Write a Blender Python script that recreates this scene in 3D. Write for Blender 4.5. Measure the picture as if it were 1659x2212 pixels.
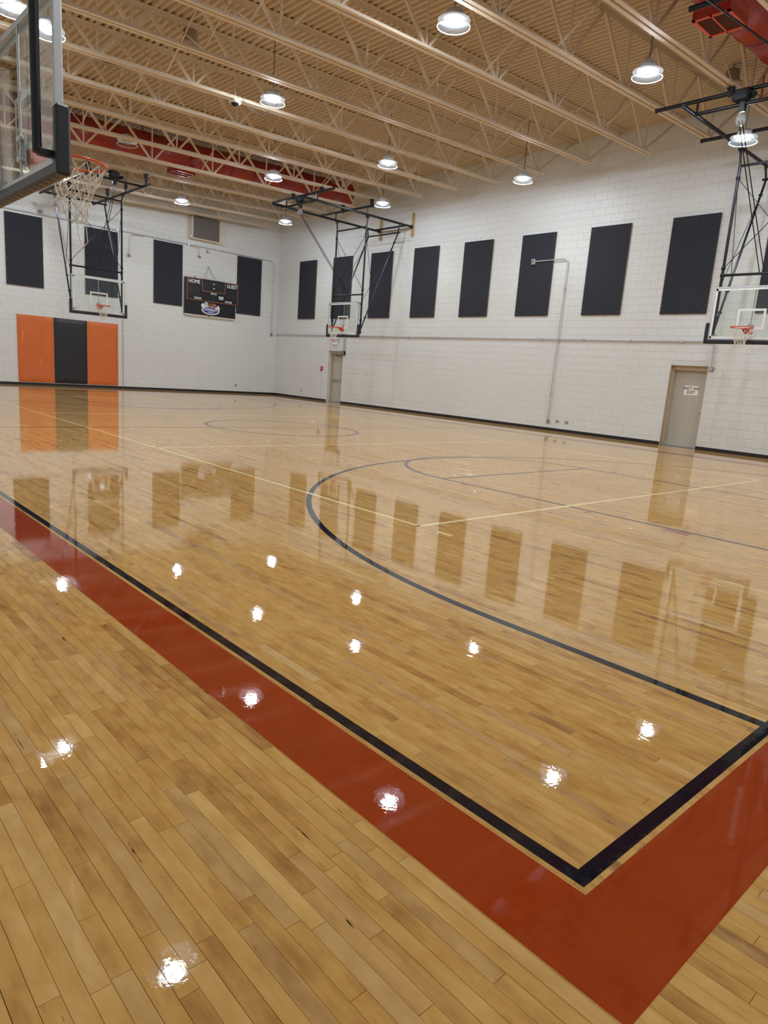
import bpy, math, random
import numpy as np
from mathutils import Vector, Matrix
random.seed(7); rng = np.random.default_rng(11)
for o in list(bpy.data.objects): bpy.data.objects.remove(o)
S = bpy.context.scene; C = S.collection

# ------------------------------------------------------------------ camera
F_PX, YAW, PITCH, ROLL, CAM_H = 1469.5, 0.8209, -0.2004, 0.0740, 1.4548
cy, sy, cp, sp = math.cos(YAW), math.sin(YAW), math.cos(PITCH), math.sin(PITCH)
Fw = Vector((cp*cy, cp*sy, sp)); Rt = Vector((sy, -cy, 0)); Up = Rt.cross(Fw)
cr, sr = math.cos(ROLL), math.sin(ROLL)
R2 = cr*Rt + sr*Up; U2 = -sr*Rt + cr*Up
cd = bpy.data.cameras.new('camera'); cam = bpy.data.objects.new('camera', cd); C.objects.link(cam)
cd.sensor_fit = 'HORIZONTAL'; cd.sensor_width = 36; cd.lens = 36*F_PX/1659
cd.clip_start = 0.05; cd.clip_end = 200
M = Matrix((R2, U2, -Fw)).transposed().to_4x4(); M.translation = (0, 0, CAM_H)
cam.matrix_world = M; S.camera = cam

# ------------------------------------------------------------------ world, exposure
w = bpy.data.worlds.new('world'); S.world = w; w.use_nodes = True
w.node_tree.nodes['Background'].inputs[0].default_value = (0.8, 0.85, 1, 1)
w.node_tree.nodes['Background'].inputs[1].default_value = 0.02
S.view_settings.view_transform = 'Standard'; S.view_settings.look = 'None'
S.view_settings.exposure = 1.32; S.view_settings.gamma = 1.0; S.view_settings.use_curve_mapping = False
LAMP_STRENGTH = 250.0

# ------------------------------------------------------------------ dimensions (metres)
XR, YL, XN, YB_ = 19.38, 29.62, -0.62, -1.75      # far side wall, end wall, near side wall, back wall
SL = 0.039                                         # roof slope towards the far side wall
def z_top(x): return 8.78 + SL*(x-XR)              # underside of joist top chord
def z_bot(x): return 7.60 + SL*(x-17.73)           # underside of joist bottom chord
def z_deck(x): return z_top(x) + 0.095

# ------------------------------------------------------------------ helpers
class MB:
    def __init__(s): s.v = []; s.f = []; s.sm = []
    def add(s, vs, fs, smooth=False):
        b = len(s.v); s.v += [tuple(v) for v in vs]
        for f in fs: s.f.append(tuple(i+b for i in f)); s.sm.append(smooth)
        return s
    def box(s, x0, x1, y0, y1, z0, z1):
        vs = [(x, y, z) for z in (z0, z1) for y in (y0, y1) for x in (x0, x1)]
        return s.add(vs, [(0,2,3,1),(4,5,7,6),(0,1,5,4),(2,6,7,3),(0,4,6,2),(1,3,7,5)])
    def bbox(s, x0, x1, y0, y1, z0, z1, b):        # box with chamfered edges
        c = ((x0+x1)/2, (y0+y1)/2, (z0+z1)/2); h = (abs(x1-x0)/2, abs(y1-y0)/2, abs(z1-z0)/2)
        b = min(b, *[q*0.49 for q in h]); vs = []; idx = {}
        for sx in (-1,1):
            for sy_ in (-1,1):
                for sz in (-1,1):
                    for a in range(3):
                        k = [h[0]-b, h[1]-b, h[2]-b]; k[a] = h[a]
                        idx[(sx,sy_,sz,a)] = len(vs); vs.append((c[0]+sx*k[0], c[1]+sy_*k[1], c[2]+sz*k[2]))
        fs = []
        for a in range(3):
            o = [i for i in range(3) if i != a]
            for sg in (-1,1):
                q = []
                for (p_, r_) in ((-1,-1),(1,-1),(1,1),(-1,1)):
                    k = [0,0,0]; k[a] = sg; k[o[0]] = p_; k[o[1]] = r_; q.append(idx[(*k, a)])
                flip = (sg < 0) != (a == 1)
                fs.append(tuple(q[::-1]) if flip else tuple(q))
        for a in range(3):
            o = [i for i in range(3) if i != a]
            for p_ in (-1,1):
                for r_ in (-1,1):
                    def K(t, ax):
                        k = [0,0,0]; k[a] = t; k[o[0]] = p_; k[o[1]] = r_; return idx[(*k, ax)]
                    fs.append((K(-1,o[0]), K(1,o[0]), K(1,o[1]), K(-1,o[1])))
        for sx in (-1,1):
            for sy_ in (-1,1):
                for sz in (-1,1): fs.append(tuple(idx[(sx,sy_,sz,a)] for a in range(3)))
        return s.add(vs, fs)
    def tube(s, p0, p1, r, n=10, r1=None, caps=True):
        p0, p1 = Vector(p0), Vector(p1); d = p1-p0
        if d.length < 1e-6: return s
        r1 = r if r1 is None else r1
        q = d.to_track_quat('Z', 'Y'); vs = []
        for p, rr in ((p0, r), (p1, r1)):
            for i in range(n):
                a = 2*math.pi*i/n; vs.append(p + q @ Vector((rr*math.cos(a), rr*math.sin(a), 0)))
        s.add(vs, [(i, (i+1) % n, n+(i+1) % n, n+i) for i in range(n)], True)
        if caps: s.add(vs[:n], [tuple(range(n))[::-1]]); s.add(vs[n:], [tuple(range(n))])
        return s
    def path(s, pts, r, n=8, closed=False):
        pts = [Vector(p) for p in pts]; N = len(pts); vs = []; ref = None
        for i, p in enumerate(pts):
            if closed: d = pts[(i+1) % N]-pts[i-1]
            else: d = pts[min(i+1, N-1)]-pts[max(i-1, 0)]
            d.normalize()
            if ref is None:
                ref = Vector((0,0,1)) if abs(d.z) < .9 else Vector((1,0,0))
            ref = (ref - d*ref.dot(d)); ref.normalize(); bn = d.cross(ref)
            for k in range(n):
                a = 2*math.pi*k/n; vs.append(p + r*(math.cos(a)*ref + math.sin(a)*bn))
        fs = []
        for i in range(N if closed else N-1):
            j = (i+1) % N
            for k in range(n):
                fs.append((i*n+k, i*n+(k+1) % n, j*n+(k+1) % n, j*n+k))
        s.add(vs, fs, True)
        if not closed:
            s.add(vs[:n], [tuple(range(n))[::-1]]); s.add(vs[-n:], [tuple(range(n))])
        return s
    def lathe(s, prof, c=(0,0,0), n=32, smooth=True, axis='z'):
        vs = []
        for (r, z) in prof:
            for i in range(n):
                a = 2*math.pi*i/n; x, y = r*math.cos(a), r*math.sin(a)
                p = (x, y, z) if axis == 'z' else ((z, x, y) if axis == 'x' else (x, z, y))
                vs.append((c[0]+p[0], c[1]+p[1], c[2]+p[2]))
        fs = []
        for j in range(len(prof)-1):
            for i in range(n):
                fs.append((j*n+i, j*n+(i+1) % n, (j+1)*n+(i+1) % n, (j+1)*n+i))
        return s.add(vs, fs, smooth)
    def prism(s, poly, a0, a1, axis='z'):          # polygon extruded along an axis
        n = len(poly)
        def P(p, t): return (p[0], p[1], t) if axis == 'z' else ((t, p[0], p[1]) if axis == 'x' else (p[0], t, p[1]))
        vs = [P(p, a0) for p in poly]+[P(p, a1) for p in poly]
        return s.add(vs, [tuple(range(n))[::-1], tuple(range(n, 2*n))]+[(i, (i+1) % n, n+(i+1) % n, n+i) for i in range(n)])
    def bar(s, p0, p1, w_, h_, up=(0,0,1)):        # square bar between two points
        p0, p1 = Vector(p0), Vector(p1); d = (p1-p0).normalized(); u = Vector(up)
        if abs(d.dot(u)) > .98: u = Vector((1,0,0))
        a = d.cross(u).normalized(); b = a.cross(d)
        vs = [p + a*(sx*w_/2) + b*(sz*h_/2) for p in (p0, p1) for sx, sz in ((-1,-1),(1,-1),(1,1),(-1,1))]
        return s.add(vs, [(3,2,1,0),(4,5,6,7),(0,1,5,4),(1,2,6,5),(2,3,7,6),(3,0,4,7)])
    def mesh(s, name):
        me = bpy.data.meshes.new(name); me.from_pydata(s.v, [], s.f)
        me.polygons.foreach_set('use_smooth', s.sm); me.update(); return me
    def build(s, name, mat, parent=None, fix=True):
        me = s.mesh(name)
        if fix:
            import bmesh
            bm = bmesh.new(); bm.from_mesh(me); bmesh.ops.recalc_face_normals(bm, faces=bm.faces); bm.to_mesh(me); bm.free()
        me.materials.append(mat); return link(name, me, parent)
def link(name, me, parent=None):
    o = bpy.data.objects.new(name, me); C.objects.link(o)
    if parent is not None: o.parent = parent
    return o
def empty(name, loc=(0,0,0), rz=0.0):
    o = bpy.data.objects.new(name, None); C.objects.link(o); o.location = loc; o.rotation_euler = (0,0,rz)
    o.empty_display_size = .2; return o
def tag(o, label=None, cat=None, group=None, kind=None):
    if label: o['label'] = label
    if cat: o['category'] = cat
    if group: o['group'] = group
    if kind: o['kind'] = kind
    return o
def copy_tree(o, parent=None):
    c = o.copy(); C.objects.link(c); c.parent = parent
    for ch in list(o.children): copy_tree(ch, c)
    return c
def text_mesh(body, size, depth=.002, bold=False, sx=1.0):
    cu = bpy.data.curves.new('lettering', 'FONT'); cu.body = body; cu.size = size; cu.extrude = depth
    cu.align_x = 'CENTER'; cu.align_y = 'CENTER'; cu.resolution_u = 3
    if bold: cu.offset = size*0.018
    t = bpy.data.objects.new('lettering', cu); C.objects.link(t)
    me = bpy.data.meshes.new_from_object(t.evaluated_get(bpy.context.evaluated_depsgraph_get()))
    bpy.data.objects.remove(t); bpy.data.curves.remove(cu)
    if sx != 1: me.transform(Matrix.Diagonal((sx,1,1,1)))
    return me
def text(body, size, mat, parent, loc, facing, name='lettering', bold=False, sx=1.0):
    me = text_mesh(body, size, .002, bold, sx); me.materials.clear(); me.materials.append(mat)
    o = link(name, me, parent); o.location = loc
    o.rotation_euler = (math.pi/2, 0, 0 if facing == '-y' else -math.pi/2); return o
ORD = ['first','second','third','fourth','fifth','sixth','seventh','eighth','ninth','tenth','eleventh','twelfth','thirteenth','fourteenth','fifteenth','sixteenth','seventeenth','eighteenth','nineteenth','twentieth']

# ------------------------------------------------------------------ materials
def mat_new(name):
    m = bpy.data.materials.new(name); m.use_nodes = True; nt = m.node_tree
    return m, nt, nt.nodes, nt.links, nt.nodes['Principled BSDF']
def pm(name, col, rough=.5, metal=0.0, var=.06, scale=6.0, bump=0.0, bscale=60.0, spec=.5):
    m, nt, N, L, B = mat_new(name)
    tc = N.new('ShaderNodeNewGeometry'); nz = N.new('ShaderNodeTexNoise'); nz.inputs['Scale'].default_value = scale; nz.inputs['Detail'].default_value = 4
    L.new(tc.outputs['Position'], nz.inputs['Vector'])
    mx = N.new('ShaderNodeMix'); mx.data_type = 'RGBA'
    mx.inputs[6].default_value = (*[c*(1-var) for c in col], 1); mx.inputs[7].default_value = (*[min(1, c*(1+var)) for c in col], 1)
    L.new(nz.outputs['Fac'], mx.inputs[0]); L.new(mx.outputs[2], B.inputs['Base Color'])
    B.inputs['Roughness'].default_value = rough; B.inputs['Metallic'].default_value = metal
    B.inputs['Specular IOR Level'].default_value = spec
    if bump:
        n2 = N.new('ShaderNodeTexNoise'); n2.inputs['Scale'].default_value = bscale; n2.inputs['Detail'].default_value = 3
        L.new(tc.outputs['Position'], n2.inputs['Vector'])
        bp = N.new('ShaderNodeBump'); bp.inputs['Strength'].default_value = bump; bp.inputs['Distance'].default_value = .01
        L.new(n2.outputs['Fac'], bp.inputs['Height']); L.new(bp.outputs['Normal'], B.inputs['Normal'])
    return m
def emis(name, col, st):
    m, nt, N, L, B = mat_new(name)
    B.inputs['Base Color'].default_value = (1,1,1,1)
    B.inputs['Emission Color'].default_value = (*col, 1); B.inputs['Emission Strength'].default_value = st; return m

m_wall = pm('painted_block', (.69,.70,.69), .42, var=.025, scale=1.3, bump=.12, bscale=90, spec=.4)
m_mortar = pm('painted_mortar', (.62,.62,.605), .6, var=.03)
m_ceil = pm('beige_deck_paint', (.60,.48,.34), .5, var=.03, scale=3)
m_joist = pm('beige_steel_paint', (.68,.56,.415), .6, var=.04, scale=3)
m_black = pm('black_powder_coat', (.007,.008,.011), .4, var=.15, spec=.35)
m_blackpipe = pm('dark_pipe', (.006,.007,.011), .38, var=.15, spec=.35)
m_brace = pm('blue_black_pipe', (.03,.035,.055), .22, metal=.5, var=.1)
m_pad = pm('black_rubber_pad', (.009,.011,.018), .40, var=.1, bump=.05, bscale=200)
m_alu = pm('aluminium_frame', (.52,.54,.57), .35, metal=.65, var=.04)
m_steel = pm('galvanised_steel', (.48,.49,.5), .35, metal=.8, var=.08)
m_conduit = pm('painted_conduit', (.55,.56,.57), .35, metal=.5, var=.05)
m_white = pm('white_paint', (.82,.82,.82), .5, var=.02)
m_rim = pm('orange_rim', (.62,.075,.022), .3, var=.08)
m_net = pm('white_net_cord', (.75,.70,.62), .8, var=.08)
m_red_duct = pm('red_duct_paint', (.32,.028,.02), .33, var=.12, scale=2.5, bump=.1, bscale=12)
m_throat_shade = pm('painted_throat_shade', (.025,.006,.006), .5, var=.2)
m_louver = pm('louver_red', (.11,.014,.012), .5, var=.15)
m_panel = pm('charcoal_acoustic_panel', (.018,.021,.031), .85, var=.18, scale=30, bump=.35, bscale=160)
m_paneledge = pm('panel_wood_edge', (.10,.065,.045), .7)
m_orange = pm('orange_vinyl', (.62,.135,.022), .36, var=.07, scale=2, bump=.25, bscale=5)
m_blkvinyl = pm('black_vinyl', (.012,.013,.016), .33, var=.1, bump=.12, bscale=5)
m_tape = pm('bright_orange_tape', (.80,.19,.04), .45, var=.03)
m_base = pm('black_rubber_base', (.008,.009,.014), .3, var=.1)
m_door = pm('beige_door_paint', (.46,.43,.37), .45, var=.03, scale=1.5)
m_dframe = pm('tan_frame_paint', (.50,.41,.30), .45, var=.03)
m_wood = pm('yellow_wood_block', (.50,.30,.07), .5, var=.15, scale=14)
m_copper = pm('copper_trim', (.50,.18,.10), .35, metal=.3)
m_sb = pm('scoreboard_black', (.008,.008,.013), .35, var=.1)
m_sbdig = pm('unlit_digit', (.035,.036,.036), .5)
m_blue = pm('logo_blue', (.02,.05,.28), .4)
m_brown = pm('ball_brown', (.16,.075,.035), .5)
m_ballor = pm('ball_orange', (.36,.12,.06), .5)
m_grille = pm('grey_grille', (.14,.125,.105), .6, var=.1)
m_cream = pm('cream_box_paint', (.68,.62,.52), .5, var=.02)
m_redsig = pm('red_letter', (.55,.03,.04), .5)
m_maroon = pm('maroon_letter', (.20,.012,.03), .5)
m_alarm = pm('red_alarm', (.38,.02,.03), .4)
m_grey = pm('grey_plate', (.20,.19,.18), .5)
m_speaker = pm('tan_speaker', (.40,.33,.25), .6)
m_lampcap = pm('lamp_housing_grey', (.60,.62,.64), .4, var=.02)
m_cable = pm('dark_cable', (.05,.045,.045), .5)
m_redstrap = pm('red_strap', (.42,.03,.02), .5)
m_led = emis('led_lens', (.85,.935,1.0), LAMP_STRENGTH)

def thin_glass(name, tint, refl_rough=.02, transl=0.0, tcol=(1,1,1), base=.0):
    m = bpy.data.materials.new(name); m.use_nodes = True; N = m.node_tree.nodes; L = m.node_tree.links
    N.remove(N['Principled BSDF']); out = N['Material Output']
    tr = N.new('ShaderNodeBsdfTransparent'); tr.inputs[0].default_value = (*tint, 1)
    gl = N.new('ShaderNodeBsdfGlossy'); gl.inputs['Roughness'].default_value = refl_rough
    lw = N.new('ShaderNodeLayerWeight'); pw = N.new('ShaderNodeMath'); pw.operation = 'POWER'; pw.inputs[1].default_value = 5; L.new(lw.outputs['Facing'], pw.inputs[0])
    fr = N.new('ShaderNodeMath'); fr.operation = 'MULTIPLY_ADD'; fr.inputs[1].default_value = .94; fr.inputs[2].default_value = .04; L.new(pw.outputs[0], fr.inputs[0])
    mx = N.new('ShaderNodeMixShader'); L.new(fr.outputs[0], mx.inputs[0])
    src = tr
    if transl:
        tl = N.new('ShaderNodeBsdfTranslucent'); tl.inputs[0].default_value = (*tcol, 1)
        df = N.new('ShaderNodeBsdfDiffuse'); df.inputs[0].default_value = (*tcol, 1)
        m0 = N.new('ShaderNodeMixShader'); m0.inputs[0].default_value = .5
        L.new(tl.outputs[0], m0.inputs[1]); L.new(df.outputs[0], m0.inputs[2])
        m1 = N.new('ShaderNodeMixShader'); m1.inputs[0].default_value = transl
        L.new(tr.outputs[0], m1.inputs[1]); L.new(m0.outputs[0], m1.inputs[2]); src = m1
    L.new(src.outputs[0], mx.inputs[1]); L.new(gl.outputs[0], mx.inputs[2]); L.new(mx.outputs[0], out.inputs[0])
    return m
m_glass = thin_glass('backboard_glass', (.94,.97,.955))
m_acryl = thin_glass('acrylic_reflector', (.93,.96,1), .1, .015, (.80,.90,1))
m_dome = thin_glass('clear_dome', (.75,.75,.76), .08, .3, (.7,.7,.7))

# varnished floor: shared gloss with slight waviness
g_df = {}
def gloss_floor(B, nt, rough=.006):
    N, L = nt.nodes, nt.links
    g = N.new('ShaderNodeNewGeometry')
    mp = N.new('ShaderNodeMapping'); mp.inputs['Scale'].default_value = (9, 2.2, 1); L.new(g.outputs['Position'], mp.inputs[0])
    n1 = N.new('ShaderNodeTexNoise'); n1.inputs['Scale'].default_value = 1.0; n1.inputs['Detail'].default_value = 2; L.new(mp.outputs[0], n1.inputs['Vector'])
    bp = N.new('ShaderNodeBump'); bp.inputs['Strength'].default_value = .12; bp.inputs['Distance'].default_value = .002
    L.new(n1.outputs['Fac'], bp.inputs['Height'])
    n2 = N.new('ShaderNodeTexNoise'); n2.inputs['Scale'].default_value = 42; n2.inputs['Detail'].default_value = 3; n2.inputs['Roughness'].default_value = .55; L.new(g.outputs['Position'], n2.inputs['Vector'])
    b2 = N.new('ShaderNodeBump'); b2.inputs['Strength'].default_value = .11; b2.inputs['Distance'].default_value = .001
    L.new(n2.outputs['Fac'], b2.inputs['Height']); L.new(bp.outputs[0], b2.inputs['Normal'])
    # varnish: sharp Fresnel reflection over a matt base
    df = N.new('ShaderNodeBsdfDiffuse'); gl = N.new('ShaderNodeBsdfGlossy'); gl.inputs['Roughness'].default_value = rough
    L.new(b2.outputs[0], gl.inputs['Normal']); gl.inputs['Color'].default_value = (1,1,1,1)
    fr = N.new('ShaderNodeFresnel'); fr.inputs['IOR'].default_value = 1.46; L.new(bp.outputs[0], fr.inputs['Normal'])
    mx = N.new('ShaderNodeMixShader'); L.new(fr.outputs[0], mx.inputs[0]); L.new(df.outputs[0], mx.inputs[1]); L.new(gl.outputs[0], mx.inputs[2])
    L.new(mx.outputs[0], N['Material Output'].inputs[0]); N.remove(B)
    g_df[nt.name] = df; g_df['last'] = df
    return g
def make_wood():
    m, nt, N, L, B = mat_new('maple_plank'); g = gloss_floor(B, nt)
    at = N.new('ShaderNodeAttribute'); at.attribute_name = 'tone'; sep = N.new('ShaderNodeSeparateColor'); L.new(at.outputs['Color'], sep.inputs[0])
    ramp = N.new('ShaderNodeValToRGB'); cr_ = ramp.color_ramp
    cr_.elements[0].position = 0; cr_.elements[0].color = (.36,.178,.06,1)
    cr_.elements[1].position = 1; cr_.elements[1].color = (.80,.51,.185,1)
    for p_, c_ in ((.16,(.47,.235,.070,1)),(.5,(.65,.365,.108,1)),(.8,(.73,.435,.145,1))):
        e = cr_.elements.new(p_); e.color = c_
    # grain stretched along the board, shifted per plank
    cx = N.new('ShaderNodeCombineXYZ'); mul = N.new('ShaderNodeMath'); mul.operation = 'MULTIPLY'; mul.inputs[1].default_value = 37
    L.new(sep.outputs[1], mul.inputs[0]); L.new(mul.outputs[0], cx.inputs[1]); L.new(sep.outputs[1], cx.inputs[2])
    ad = N.new('ShaderNodeVectorMath'); ad.operation = 'ADD'; L.new(g.outputs['Position'], ad.inputs[0]); L.new(cx.outputs[0], ad.inputs[1])
    mp = N.new('ShaderNodeMapping'); mp.inputs['Scale'].default_value = (24, 2.6, 6); L.new(ad.outputs[0], mp.inputs[0])
    n1 = N.new('ShaderNodeTexNoise'); n1.inputs['Scale'].default_value = 1; n1.inputs['Detail'].default_value = 6; n1.inputs['Roughness'].default_value = .62; n1.inputs['Distortion'].default_value = 1.2
    L.new(mp.outputs[0], n1.inputs['Vector'])
    mp2 = N.new('ShaderNodeMapping'); mp2.inputs['Scale'].default_value = (16, 7, 3); L.new(ad.outputs[0], mp2.inputs[0])
    n2 = N.new('ShaderNodeTexNoise'); n2.inputs['Scale'].default_value = 1; n2.inputs['Detail'].default_value = 3; L.new(mp2.outputs[0], n2.inputs['Vector'])
    def ma(op, a, b):
        q = N.new('ShaderNodeMath'); q.operation = op
        for i, t in enumerate((a, b)):
            if isinstance(t, (int, float)): q.inputs[i].default_value = t
            else: L.new(t, q.inputs[i])
        return q.outputs[0]
    t = ma('ADD', sep.outputs[0], ma('MULTIPLY', ma('SUBTRACT', n1.outputs['Fac'], .5), .62))
    t = ma('ADD', t, ma('MULTIPLY', ma('SUBTRACT', n2.outputs['Fac'], .5), 1.15))
    L.new(t, ramp.inputs[0])
    # rare dark mineral streaks
    mp3 = N.new('ShaderNodeMapping'); mp3.inputs['Scale'].default_value = (60, 6, 5); L.new(ad.outputs[0], mp3.inputs[0])
    n3 = N.new('ShaderNodeTexNoise'); n3.inputs['Scale'].default_value = 1; n3.inputs['Detail'].default_value = 3; L.new(mp3.outputs[0], n3.inputs['Vector'])
    mr = N.new('ShaderNodeMapRange'); mr.inputs['From Min'].default_value = .71; mr.inputs['From Max'].default_value = .77; L.new(n3.outputs['Fac'], mr.inputs['Value'])
    mx = N.new('ShaderNodeMix'); mx.data_type = 'RGBA'; L.new(mr.outputs[0], mx.inputs[0]); L.new(ramp.outputs[0], mx.inputs[6]); mx.inputs[7].default_value = (.07,.03,.012,1)
    # some boards are greyer than others
    mg = N.new('ShaderNodeMapRange'); mg.inputs['From Min'].default_value = .72; mg.inputs['From Max'].default_value = 1; mg.inputs['To Max'].default_value = .45; L.new(sep.outputs[1], mg.inputs['Value'])
    hs = N.new('ShaderNodeHueSaturation'); hs.inputs['Saturation'].default_value = .78; hs.inputs['Value'].default_value = .82; L.new(mx.outputs[2], hs.inputs['Color'])
    m2 = N.new('ShaderNodeMix'); m2.data_type = 'RGBA'; L.new(mg.outputs[0], m2.inputs[0]); L.new(mx.outputs[2], m2.inputs[6]); L.new(hs.outputs[0], m2.inputs[7])
    L.new(m2.outputs[2], g_df['last'].inputs['Color']); return m
def make_line(name, col, seam=True):
    m, nt, N, L, B = mat_new(name); g = gloss_floor(B, nt)
    sx = N.new('ShaderNodeSeparateXYZ'); L.new(g.outputs['Position'], sx.inputs[0])
    md = N.new('ShaderNodeMath'); md.operation = 'PINGPONG'; md.inputs[1].default_value = PW/2
    of = N.new('ShaderNodeMath'); of.operation = 'SUBTRACT'; of.inputs[1].default_value = XN; L.new(sx.outputs[0], of.inputs[0]); L.new(of.outputs[0], md.inputs[0])
    mr = N.new('ShaderNodeMapRange'); mr.inputs['From Min'].default_value = 0.0004; mr.inputs['From Max'].default_value = .0014
    mr.inputs['To Min'].default_value = .82; mr.inputs['To Max'].default_value = 1; L.new(md.outputs[0], mr.inputs['Value'])
    nz = N.new('ShaderNodeTexNoise'); nz.inputs['Scale'].default_value = 7; nz.inputs['Detail'].default_value = 5; L.new(g.outputs['Position'], nz.inputs['Vector'])
    mr2 = N.new('ShaderNodeMapRange'); mr2.inputs['To Min'].default_value = .86; mr2.inputs['To Max'].default_value = 1.12; L.new(nz.outputs['Fac'], mr2.inputs['Value'])
    mu = N.new('ShaderNodeMath'); mu.operation = 'MULTIPLY'; L.new(mr.outputs[0], mu.inputs[0]); L.new(mr2.outputs[0], mu.inputs[1])
    vm = N.new('ShaderNodeVectorMath'); vm.operation = 'SCALE'; vm.inputs[0].default_value = col; L.new(mu.outputs[0], vm.inputs['Scale'])
    L.new(vm.outputs[0], g_df['last'].inputs['Color']); return m
PW = 0.0513
m_plank = make_wood()
m_lred = make_line('red_court_paint', (.37,.050,.009)); m_lblack = make_line('black_court_paint', (.010,.011,.018))
m_lgrey = make_line('slate_court_paint', (.022,.024,.045)); m_lyel = make_line('yellow_court_paint', (.98,.80,.40)); m_lrose = make_line('rose_court_paint', (.40,.11,.08))

# ------------------------------------------------------------------ floor of single planks
fl = MB(); fl.box(XN-.3, XR+.4, YB_-.3, YL+.3, -.20, -.004)
floor = tag(fl.build('floor', pm('floor_seam_dark', (.03,.016,.008), .7)), kind='structure')
def cam_uv(x, y, z=0.0):
    d = Vector((x, y, z-CAM_H)); zc = d.dot(Fw)
    if zc < .05: return None
    return (829.5+F_PX*d.dot(R2)/zc, 1106-F_PX*d.dot(U2)/zc, zc)
planks = []; nrow = int((XR-XN)/PW)+1
for r in range(nrow):
    x0 = XN+r*PW; x1 = min(x0+PW, XR); y = YB_-random.random()*.8
    if x1-x0 < .005: continue
    gap = random.choice((.0006,.0007,.0009,.0016)); rowt = random.gauss(0, .03)
    while y < YL:
        ln = min(1.6, max(.22, random.gauss(.62, .27))); y1 = min(y+ln, YL)
        ya = max(y, YB_)
        if y1-ya > .02:
            k = random.random(); t = .53+rowt+random.gauss(0, .09)+(-.22 if k < .06 else 0)+(.2 if k > .93 else 0)
            planks.append((x0+gap/2, x1-gap/2, ya+.0005, y1-.0006, min(.98, max(.04, t)), random.random()))
        y = y1
def plank_geo(p):
    x0, x1, y0, y1, t, h = p; b = .0004
    tl = [random.gauss(0, .00005) for _ in range(4)]
    vs = [(x0,y0,-.004),(x1,y0,-.004),(x1,y1,-.004),(x0,y1,-.004),
          (x0,y0,-.0006),(x1,y0,-.0006),(x1,y1,-.0006),(x0,y1,-.0006),
          (x0+b,y0+b,tl[0]),(x1-b,y0+b,tl[1]),(x1-b,y1-b,tl[2]),(x0+b,y1-b,tl[3])]
    fs = [(0,1,5,4),(1,2,6,5),(2,3,7,6),(3,0,4,7),(4,5,9,8),(5,6,10,9),(6,7,11,10),(7,4,8,11),(8,9,10,11)]
    return vs, fs
def px_area(p):
    c = [cam_uv(px, py) for px, py in ((p[0],p[2]),(p[1],p[2]),(p[1],p[3]),(p[0],p[3]))]
    if any(q is None for q in c): return 0
    u = sum(q[0] for q in c)/4; v = sum(q[1] for q in c)/4
    if not (-60 < u < 1720 and 0 < v < 2280): return 0
    a = 0
    for i in range(4): a += c[i][0]*c[(i+1) % 4][1]-c[(i+1) % 4][0]*c[i][1]
    return abs(a)/2
def set_tone(me, tones):
    at = me.color_attributes.new('tone', 'FLOAT_COLOR', 'CORNER')
    at.data.foreach_set('color', np.asarray(tones, dtype=np.float32).ravel())
order = sorted(range(len(planks)), key=lambda i: -px_area(planks[i]))
big = set(order[:295])
for i in order[:295]:
    p = planks[i]; vs, fs = plank_geo(p); me = bpy.data.meshes.new('plank'); me.from_pydata(vs, [], fs)
    set_tone(me, [(p[4], p[5], 0, 1)]*36); me.materials.append(m_plank); link('plank', me, floor)
V, Fc, T = [], [], []
for i, p in enumerate(planks):
    if i in big: continue
    vs, fs = plank_geo(p); b = len(V); V += vs; Fc += [tuple(k+b for k in f) for f in fs]; T += [(p[4], p[5], 0, 1)]*36
me = bpy.data.meshes.new('planking'); me.from_pydata(V, [], Fc); set_tone(me, T); me.materials.append(m_plank)
tag(link('planking', me, floor), 'varnished maple planks across the rest of the floor', kind='stuff')

# ---- painted court markings (thin coats on the planks)
Z0, Z1 = .00005, .0007
CX, CYM = 9.327, 13.80                               # court centre
def ring(name, mat, x0, x1, y0, y1, wd, zt=Z1):      # rectangle outline whose outer edge is x0..y1
    m = MB()
    for (a, b, c, d) in ((x0,x1,y0,y0+wd),(x0,x1,y1-wd,y1),(x0,x0+wd,y0+wd,y1-wd),(x1-wd,x1,y0+wd,y1-wd)): m.box(a, b, c, d, Z0, zt)
    return m.build(name, mat, floor)
def strip(name, mat, rects, zt=Z1):
    m = MB()
    for (a, b, c, d) in rects: m.box(a, b, c, d, Z0, zt)
    return m.build(name, mat, floor)
def arc(name, mat, cx_, cy_, r, a0, a1, wd, n=72, extra=(), zt=Z1):
    m = MB(); vs = []
    for i in range(n+1):
        a = a0+(a1-a0)*i/n
        for rr in (r-wd/2, r+wd/2):
            for z in (Z0, zt): vs.append((cx_+rr*math.cos(a), cy_+rr*math.sin(a), z))
    fs = []
    for i in range(n):
        k = 4*i; fs += [(k+1,k+3,k+7,k+5),(k,k+4,k+6,k+2),(k,k+1,k+5,k+4),(k+2,k+6,k+7,k+3)]
    m.add(vs, fs)
    for (a, b, c, d) in extra: m.box(a, b, c, d, Z0, zt)
    return m.build(name, mat, floor)
X0, Y0 = 1.705, .837; X1, Y1 = 2*CX-X0, 2*CYM-Y0
tag(ring('border_band', m_lred, 1.385, 2*CX-1.385, .520, 2*CYM-.520, .296), 'wide red painted band around the court')
tag(ring('boundary_line', m_lblack, X0, X1, Y0, Y1, .053), 'black boundary line of the court')
LH = 1.94
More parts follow.
